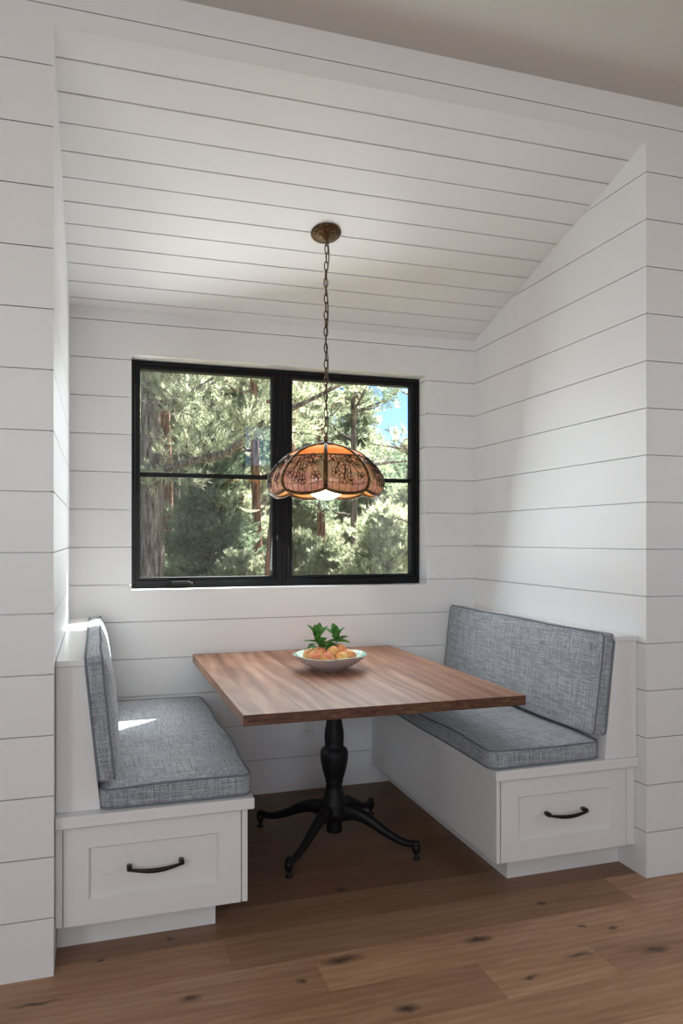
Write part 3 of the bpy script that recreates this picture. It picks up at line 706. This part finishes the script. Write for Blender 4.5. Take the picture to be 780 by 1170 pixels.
# pierced flower overlay, one per panel
rnd = random.Random(77)
for k in range(NP):
    bm = new_bm()
    def line(pts, r=.0011): tube(bm, [sp(k, u, v, .003) for u, v in pts], r, 5)
    for u in (-.72, -.44, -.16, .12, .40, .68): line([(u, VS + (.97 - VS) * j / 10) for j in range(11)], .0009)
    for v in (.56, .86): line([(-.96 + 1.92 * j / 12, v + .008 * math.sin(j)) for j in range(13)], .0009)
    line([(-.95, .60), (-.6, .50), (-.2, .52), (.3, .46), (.7, .50), (.95, .58)], .0018)
    flowers = [(-.42, .60, .17), (-.08, .68, .18), (-.58, .72, .17), (.22, .58, .15), (-.26, .79, .17), (.60, .78, .16), (.55, .60, .12), (.05, .82, .14)]
    for (u, v, s) in flowers:
        u += rnd.uniform(-.04, .04); v += rnd.uniform(-.01, .01)
        for p in range(5):
            a = 2 * math.pi * p / 5 + rnd.random() * .5; cu, cv = u + s * .8 * math.cos(a), v + s * .26 * math.sin(a)
            loop = [(cu + s * .55 * math.cos(b), cv + s * .19 * math.sin(b)) for b in [2 * math.pi * j / 8 for j in range(8)]]
            tube(bm, [sp(k, max(-.98, min(.98, x)), min(.97, y), .0035) for x, y in loop], .0012, 4, True)
        bmesh.ops.create_icosphere(bm, subdivisions=1, radius=.0035, matrix=Matrix.Translation(sp(k, u, v, .004)))
        line([(u, v), (u * .6 + rnd.uniform(-.1, .1), (v + VS) / 2), (u * .8, VS + .02)], .0012)
    for j in range(7):
        u, v = rnd.uniform(-.85, .85), rnd.uniform(VS + .02, VS + .12); a = rnd.uniform(0, 6.28)
        tube(bm, [sp(k, u + .10 * f * math.cos(a), v + .05 * f * math.sin(a), .0035) for f in (0, .25, .5, .75, 1)], [.0008, .003, .004, .003, .0008], 5)
    obj('flower_overlay', bm, M_lead, shade)
bm = new_bm(); lathe(bm, [(.056, .212), (.057, .217), (.044, .226), (.022, .233), (.011, .236), (.009, .246), (.0115, .250), (.009, .256), (.003, .262)], 32)
tube(bm, [(0, 0, .22), (0, 0, .13)], .008, 10); lathe(bm, [(.03, .150), (.036, .155), (.036, .165), (.02, .175)], 24)
obj('shade_cap', bm, M_bronze, shade, True)
bm = new_bm(); bmesh.ops.create_uvsphere(bm, u_segments=40, v_segments=24, radius=.104)
g = obj('globe_bulb', bm, M_globe, lamp, True, (0, 0, 1.520 - CZ + .084)); g['label'] = 'glowing white glass globe under the shade'

# ---------------------------------------------------------------- forest outside
bm = new_bm(); nx, ny = 50, 60
gv = [[bm.verts.new((-50 + 120 * i / nx, 4.12 + 100 * (j / ny) ** 1.5, 0)) for i in range(nx + 1)] for j in range(ny + 1)]
def gz(x, y):
    y = max(0, y - 4.1); return -.55 - .02 * min(y, 10) + .10 * max(0, y - 12) + .25 * math.sin(x * .31 + y * .2) * min(1, y / 6)
for row in gv:
    for v in row: v.co.z = gz(v.co.x, v.co.y)
for j in range(ny):
    for i in range(nx): bm.faces.new((gv[j][i], gv[j][i + 1], gv[j + 1][i + 1], gv[j + 1][i]))
struct('ground', bm, M_ground, 'rising forest ground outside the window', None, True)

def np_mesh(name, V, F3):
    me = bpy.data.meshes.new(name); V = np.asarray(V, np.float32); nF = len(F3)
    me.vertices.add(len(V)); me.vertices.foreach_set('co', V.ravel())
    me.loops.add(nF * 3); me.loops.foreach_set('vertex_index', np.asarray(F3, np.int32).ravel())
    me.polygons.add(nF); me.polygons.foreach_set('loop_start', np.arange(0, nF * 3, 3, dtype=np.int32))
    me.update(calc_edges=True); return me
def needles(cent, dirs, L, Wd, K, rs, spread=1.0):
    """spiky tufts: K needles around every centre, fanned about its direction"""
    n = len(cent); c_ = np.repeat(cent, K, 0); d = np.repeat(dirs, K, 0) + rs.normal(0, spread, (n * K, 3)); d /= np.linalg.norm(d, axis=1, keepdims=True) + 1e-9
    s = np.cross(d, rs.normal(0, 1, d.shape)); s /= np.linalg.norm(s, axis=1, keepdims=True) + 1e-9
    l = L * rs.uniform(.6, 1.15, (n * K, 1)); w = Wd * rs.uniform(.7, 1.3, (n * K, 1)); o = c_ + rs.normal(0, L * .12, c_.shape)
    V = np.stack([o - s * w * .5, o + s * w * .5, o + d * l], 1).reshape(-1, 3)
    return V, np.arange(len(V)).reshape(-1, 3)
def make_tree(seed, h, cb, rbase, spread, nb, tuft, K, nl, nw, barkm, leafm, lean=(0, 0), conic=False, upturn=.15, extra=None):
    rs = np.random.RandomState(seed); rnd = random.Random(seed)
    bm = new_bm(); pts = []; rad = []
    for i in range(26):
        f = i / 25; pts.append((lean[0] * f * h + .06 * math.sin(f * 5 + seed), lean[1] * f * h + .06 * math.sin(f * 4 + seed * 2), -.3 + f * (h + .3))); rad.append(rbase * (1 - f) ** .75 + .012 + (.25 * rbase if i == 0 else 0))
    tube(bm, pts, rad, 14)
    for v in bm.verts:
        nn = noise.noise(Vector((v.co.x * 6, v.co.y * 6, v.co.z * 1.5))); ax = Vector((lean[0] * v.co.z, lean[1] * v.co.z, v.co.z)); dd = v.co - ax; v.co += dd * .10 * nn
    trunk = bm
    bb = new_bm(); cent = []; dirs = []
    def branch(p0, d, L, r0, up_):
        P = []; p = Vector(p0); dd = Vector(d).normalized(); m = 9
        for k in range(m + 1):
            P.append(p.copy()); dd = (dd + Vector((rnd.uniform(-.16, .16), rnd.uniform(-.16, .16), up_ * .25 + rnd.uniform(-.1, .1)))).normalized(); p = p + dd * (L / m)
        tube(bb, P, [r0 * (1 - k / m) ** .8 + .004 for k in range(m + 1)], 6); return P
    def tufts(P, dens, f0, sc):
        for k in range(len(P) - 1):
            f = k / (len(P) - 1)
            if f < f0: continue
            for _ in range(dens):
                a = rnd.random(); c0 = P[k].lerp(P[k + 1], a); d = (P[k + 1] - P[k]).normalized()
                o = Vector((rnd.gauss(0, 1), rnd.gauss(0, 1), rnd.gauss(.25, .7))) * sc
                cent.append(c0 + o); dirs.append(d * .7 + o.normalized() * .9 + Vector((0, 0, .3)))
    axis = lambda z: Vector((lean[0] * z + .06 * math.sin(z / h * 5 + seed), lean[1] * z + .06 * math.sin(z / h * 4 + seed * 2), z))
    for i in range(nb):
        f = (i + rnd.random()) / nb; z = cb + (h - cb) * (f ** .9)
        a = i * 2.4 + rnd.uniform(-.5, .5); L = spread * ((1 - f) ** (.9 if conic else .45)) * rnd.uniform(.65, 1.15) + .25
        if not conic: L *= .55 + .45 * min(1, f * 4)
        el = rnd.uniform(-.25, .25) + (.1 if conic else .05) + f * .4
        P = branch(axis(z), (math.cos(a), math.sin(a), el), L, .012 + .018 * L, upturn)
        tufts(P, tuft, .3 if not conic else .12, .10 + .05 * L)
        for q in range(int(2 + L * 2.2)):
            k = rnd.randint(2, 7); dd = (P[k + 1] - P[k]).normalized(); sd = dd.cross(Vector((0, 0, 1))) * rnd.choice((-1, 1))
            Q = branch(P[k], dd * .6 + sd * .8 + Vector((0, 0, rnd.uniform(-.1, .35))), L * rnd.uniform(.25, .45), .008 + .006 * L, upturn)
            tufts(Q, max(1, tuft - 1), .25, .09 + .035 * L)
    for e in (extra or []):
        P = [Vector(p) for p in e['pts']]; tube(bb, P, e['rad'], 8)
        for k in range(len(P) - 1):
            for q in range(3):
                dd = (P[k + 1] - P[k]).normalized(); Q = branch(P[k].lerp(P[k + 1], rnd.random()), dd * .5 + Vector((rnd.uniform(-.8, .8), rnd.uniform(-.8, .8), rnd.uniform(-.5, .9))), rnd.uniform(.5, 1.0), .014, .1)
                tufts(Q, tuft, .2, .13)
    V, F = needles(np.array([list(c_) for c_ in cent]), np.array([list(d) for d in dirs]), nl, nw, K, rs, .55)
    return trunk, bb, np_mesh('foliage', V, F), barkm, leafm
def tree(name, label, x, y, spec, group=None, rz=0, sc=1):
    r = thing(name, label, 'tree', (x, y, gz(x, y)), rz, group); r.scale = (sc, sc, sc)
    tr, bb, fo, bk, lf = spec
    obj('trunk', tr, bk, r, True); obj('branches', bb, bk, r, True); obj('foliage', fo, lf, r)
    return r
def copy_tree(src, x, y, rz, sc, label=None, group=None):
    r = src.copy(); C.objects.link(r); r.location = (x, y, gz(x, y) - .1); r.rotation_euler = (0, 0, rz); r.scale = (sc, sc, sc)
    if label: r['label'] = label
    if group: r['group'] = group
    for c_ in list(src.children): k = c_.copy(); C.objects.link(k); k.parent = r
    return r
def at(px, y):   # world x seen at image column px at depth y (only used to read positions off the photograph)
    return y * math.tan(R(17.826) + math.atan((px - 390) / 868.7))
# nearest trees, each with its own shape
t1 = tree('pine_tree', 'nearest grey-barked pine trunk at the left edge of the window', at(170, 13), 13, make_tree(1, 13, 4.6, .20, 2.0, 26, 6, 12, .14, .013, M_bark_g, M_ndl,
     extra=[dict(pts=[(0, 0, 2.9), (.5, -1.2, 3.0), (.95, -2.2, 3.05), (1.25, -3.1, 3.35), (1.6, -3.9, 3.5), (2.1, -4.4, 3.75)], rad=[.07, .06, .055, .04, .03, .012]),
            dict(pts=[(0, 0, 4.0), (.4, -1.0, 3.9), (.2, -2.2, 3.75), (.6, -3.2, 3.9)], rad=[.05, .045, .03, .012])]))
t2 = tree('pine_tree', 'slim red-brown pine trunk just right of the nearest grey trunk', at(190, 17), 17, make_tree(2, 14, 5.5, .14, 2.2, 22, 4, 12, .16, .018, M_bark_r, M_ndl))
t3 = tree('pine_tree', 'thick red-barked leaning pine behind the middle of the window', at(304, 11.5), 11.5, make_tree(3, 12, 5.2, .17, 1.8, 20, 4, 10, .14, .016, M_bark_r, M_ndl, lean=(.11, 0)))
t4 = tree('fir_tree', 'tall pale green fir filling the middle of the right window', at(405, 24), 24, make_tree(4, 6.0, .6, .13, 1.7, 80, 4, 10, .18, .022, M_bark_g, M_ndl, conic=True))
t5 = tree('fir_tree', 'dark green fir in the lower middle of the left window', at(238, 15), 15, make_tree(5, 3.8, .5, .10, 1.0, 60, 6, 12, .13, .015, M_bark_g, M_ndd, conic=True))
t6 = tree('pine_tree', 'slim grey pine seen through the lower right window', at(402, 15), 15, make_tree(6, 10, 1.9, .075, 1.6, 26, 4, 10, .13, .015, M_bark_g, M_ndd))
t7 = tree('pine_tree', 'slim brown pine trunk left of the slim grey pine', at(365, 18), 18, make_tree(7, 12, 4.0, .11, 2.2, 26, 4, 12, .16, .019, M_bark_r, M_ndl))
t8 = tree('pine_tree', 'brown pine trunk left of the window mullion', at(292, 16), 16, make_tree(8, 11, 3.3, .11, 1.9, 28, 4, 12, .15, .017, M_bark_r, M_ndl))
t9 = tree('pine_tree', 'thin grey pine standing between the two leftmost trunks and the dark fir', at(204, 20), 20, make_tree(9, 12, 4.2, .09, 2.0, 26, 4, 12, .16, .019, M_bark_g, M_ndl))
t10 = tree('fir_sapling', 'small bushy young fir low in the right window', at(440, 12), 12, make_tree(10, 2.3, .1, .05, 1.1, 50, 5, 12, .11, .012, M_bark_g, M_ndl, conic=True))
t11 = tree('pine_tree', 'near pine whose boughs reach in from the right window edge', at(520, 10), 10, make_tree(11, 8, 1.4, .12, 1.5, 22, 3, 10, .13, .014, M_bark_g, M_ndl))
# saplings and the forest behind
rnd = random.Random(42)
gs = 'young firs between the trunks'
for px, y, sc in ((222, 17, 1.0), (262, 19, 1.3), (272, 13, .7), (335, 14, .9), (352, 20, 1.3), (382, 13, .8), (415, 17, 1.1), (455, 16, 1.2), (475, 19, 1.4), (280, 24, 1.5), (190, 24, 1.5)):
    copy_tree(t10, at(px, y), y, rnd.uniform(0, 6), sc, 'young bushy fir among the trunks outside the window', gs)
gb = 'firs and pines of the forest behind'
k = 0
for y, step in ((26, 24), (33, 20), (42, 18)):
    px = 140 + rnd.uniform(0, 14)
    while px < 500:
        src = (t4, t1, t4, t2, t9, t5)[k % 6]; k += 1
        base = {t5: 2.1, t4: .9}.get(src, .75)
        if 378 < px < 492: src = t5; base = 1.0 + (y - 26) * .015
        copy_tree(src, at(px, y), y + rnd.uniform(-3, 3), rnd.uniform(0, 6), base * rnd.uniform(.85, 1.15), 'conifer of the sunny forest seen through the window', gb)
        px += step * rnd.uniform(.8, 1.3)
# trees further left and right, beyond what the window frames from here
gw = 'conifers beyond the house outside the window view'
for y, step in ((20, 60), (30, 42)):
    px = -300
    while px < 125:
        copy_tree((t4, t9, t1, t5)[k % 4], at(px, y), y + rnd.uniform(-2, 2), rnd.uniform(0, 6), {t5: 2.0, t4: 1.0}.get((t4, t9, t1, t5)[k % 4], .8), 'conifer of the forest further left of the window', gw); k += 1
        px += step * rnd.uniform(.8, 1.3)
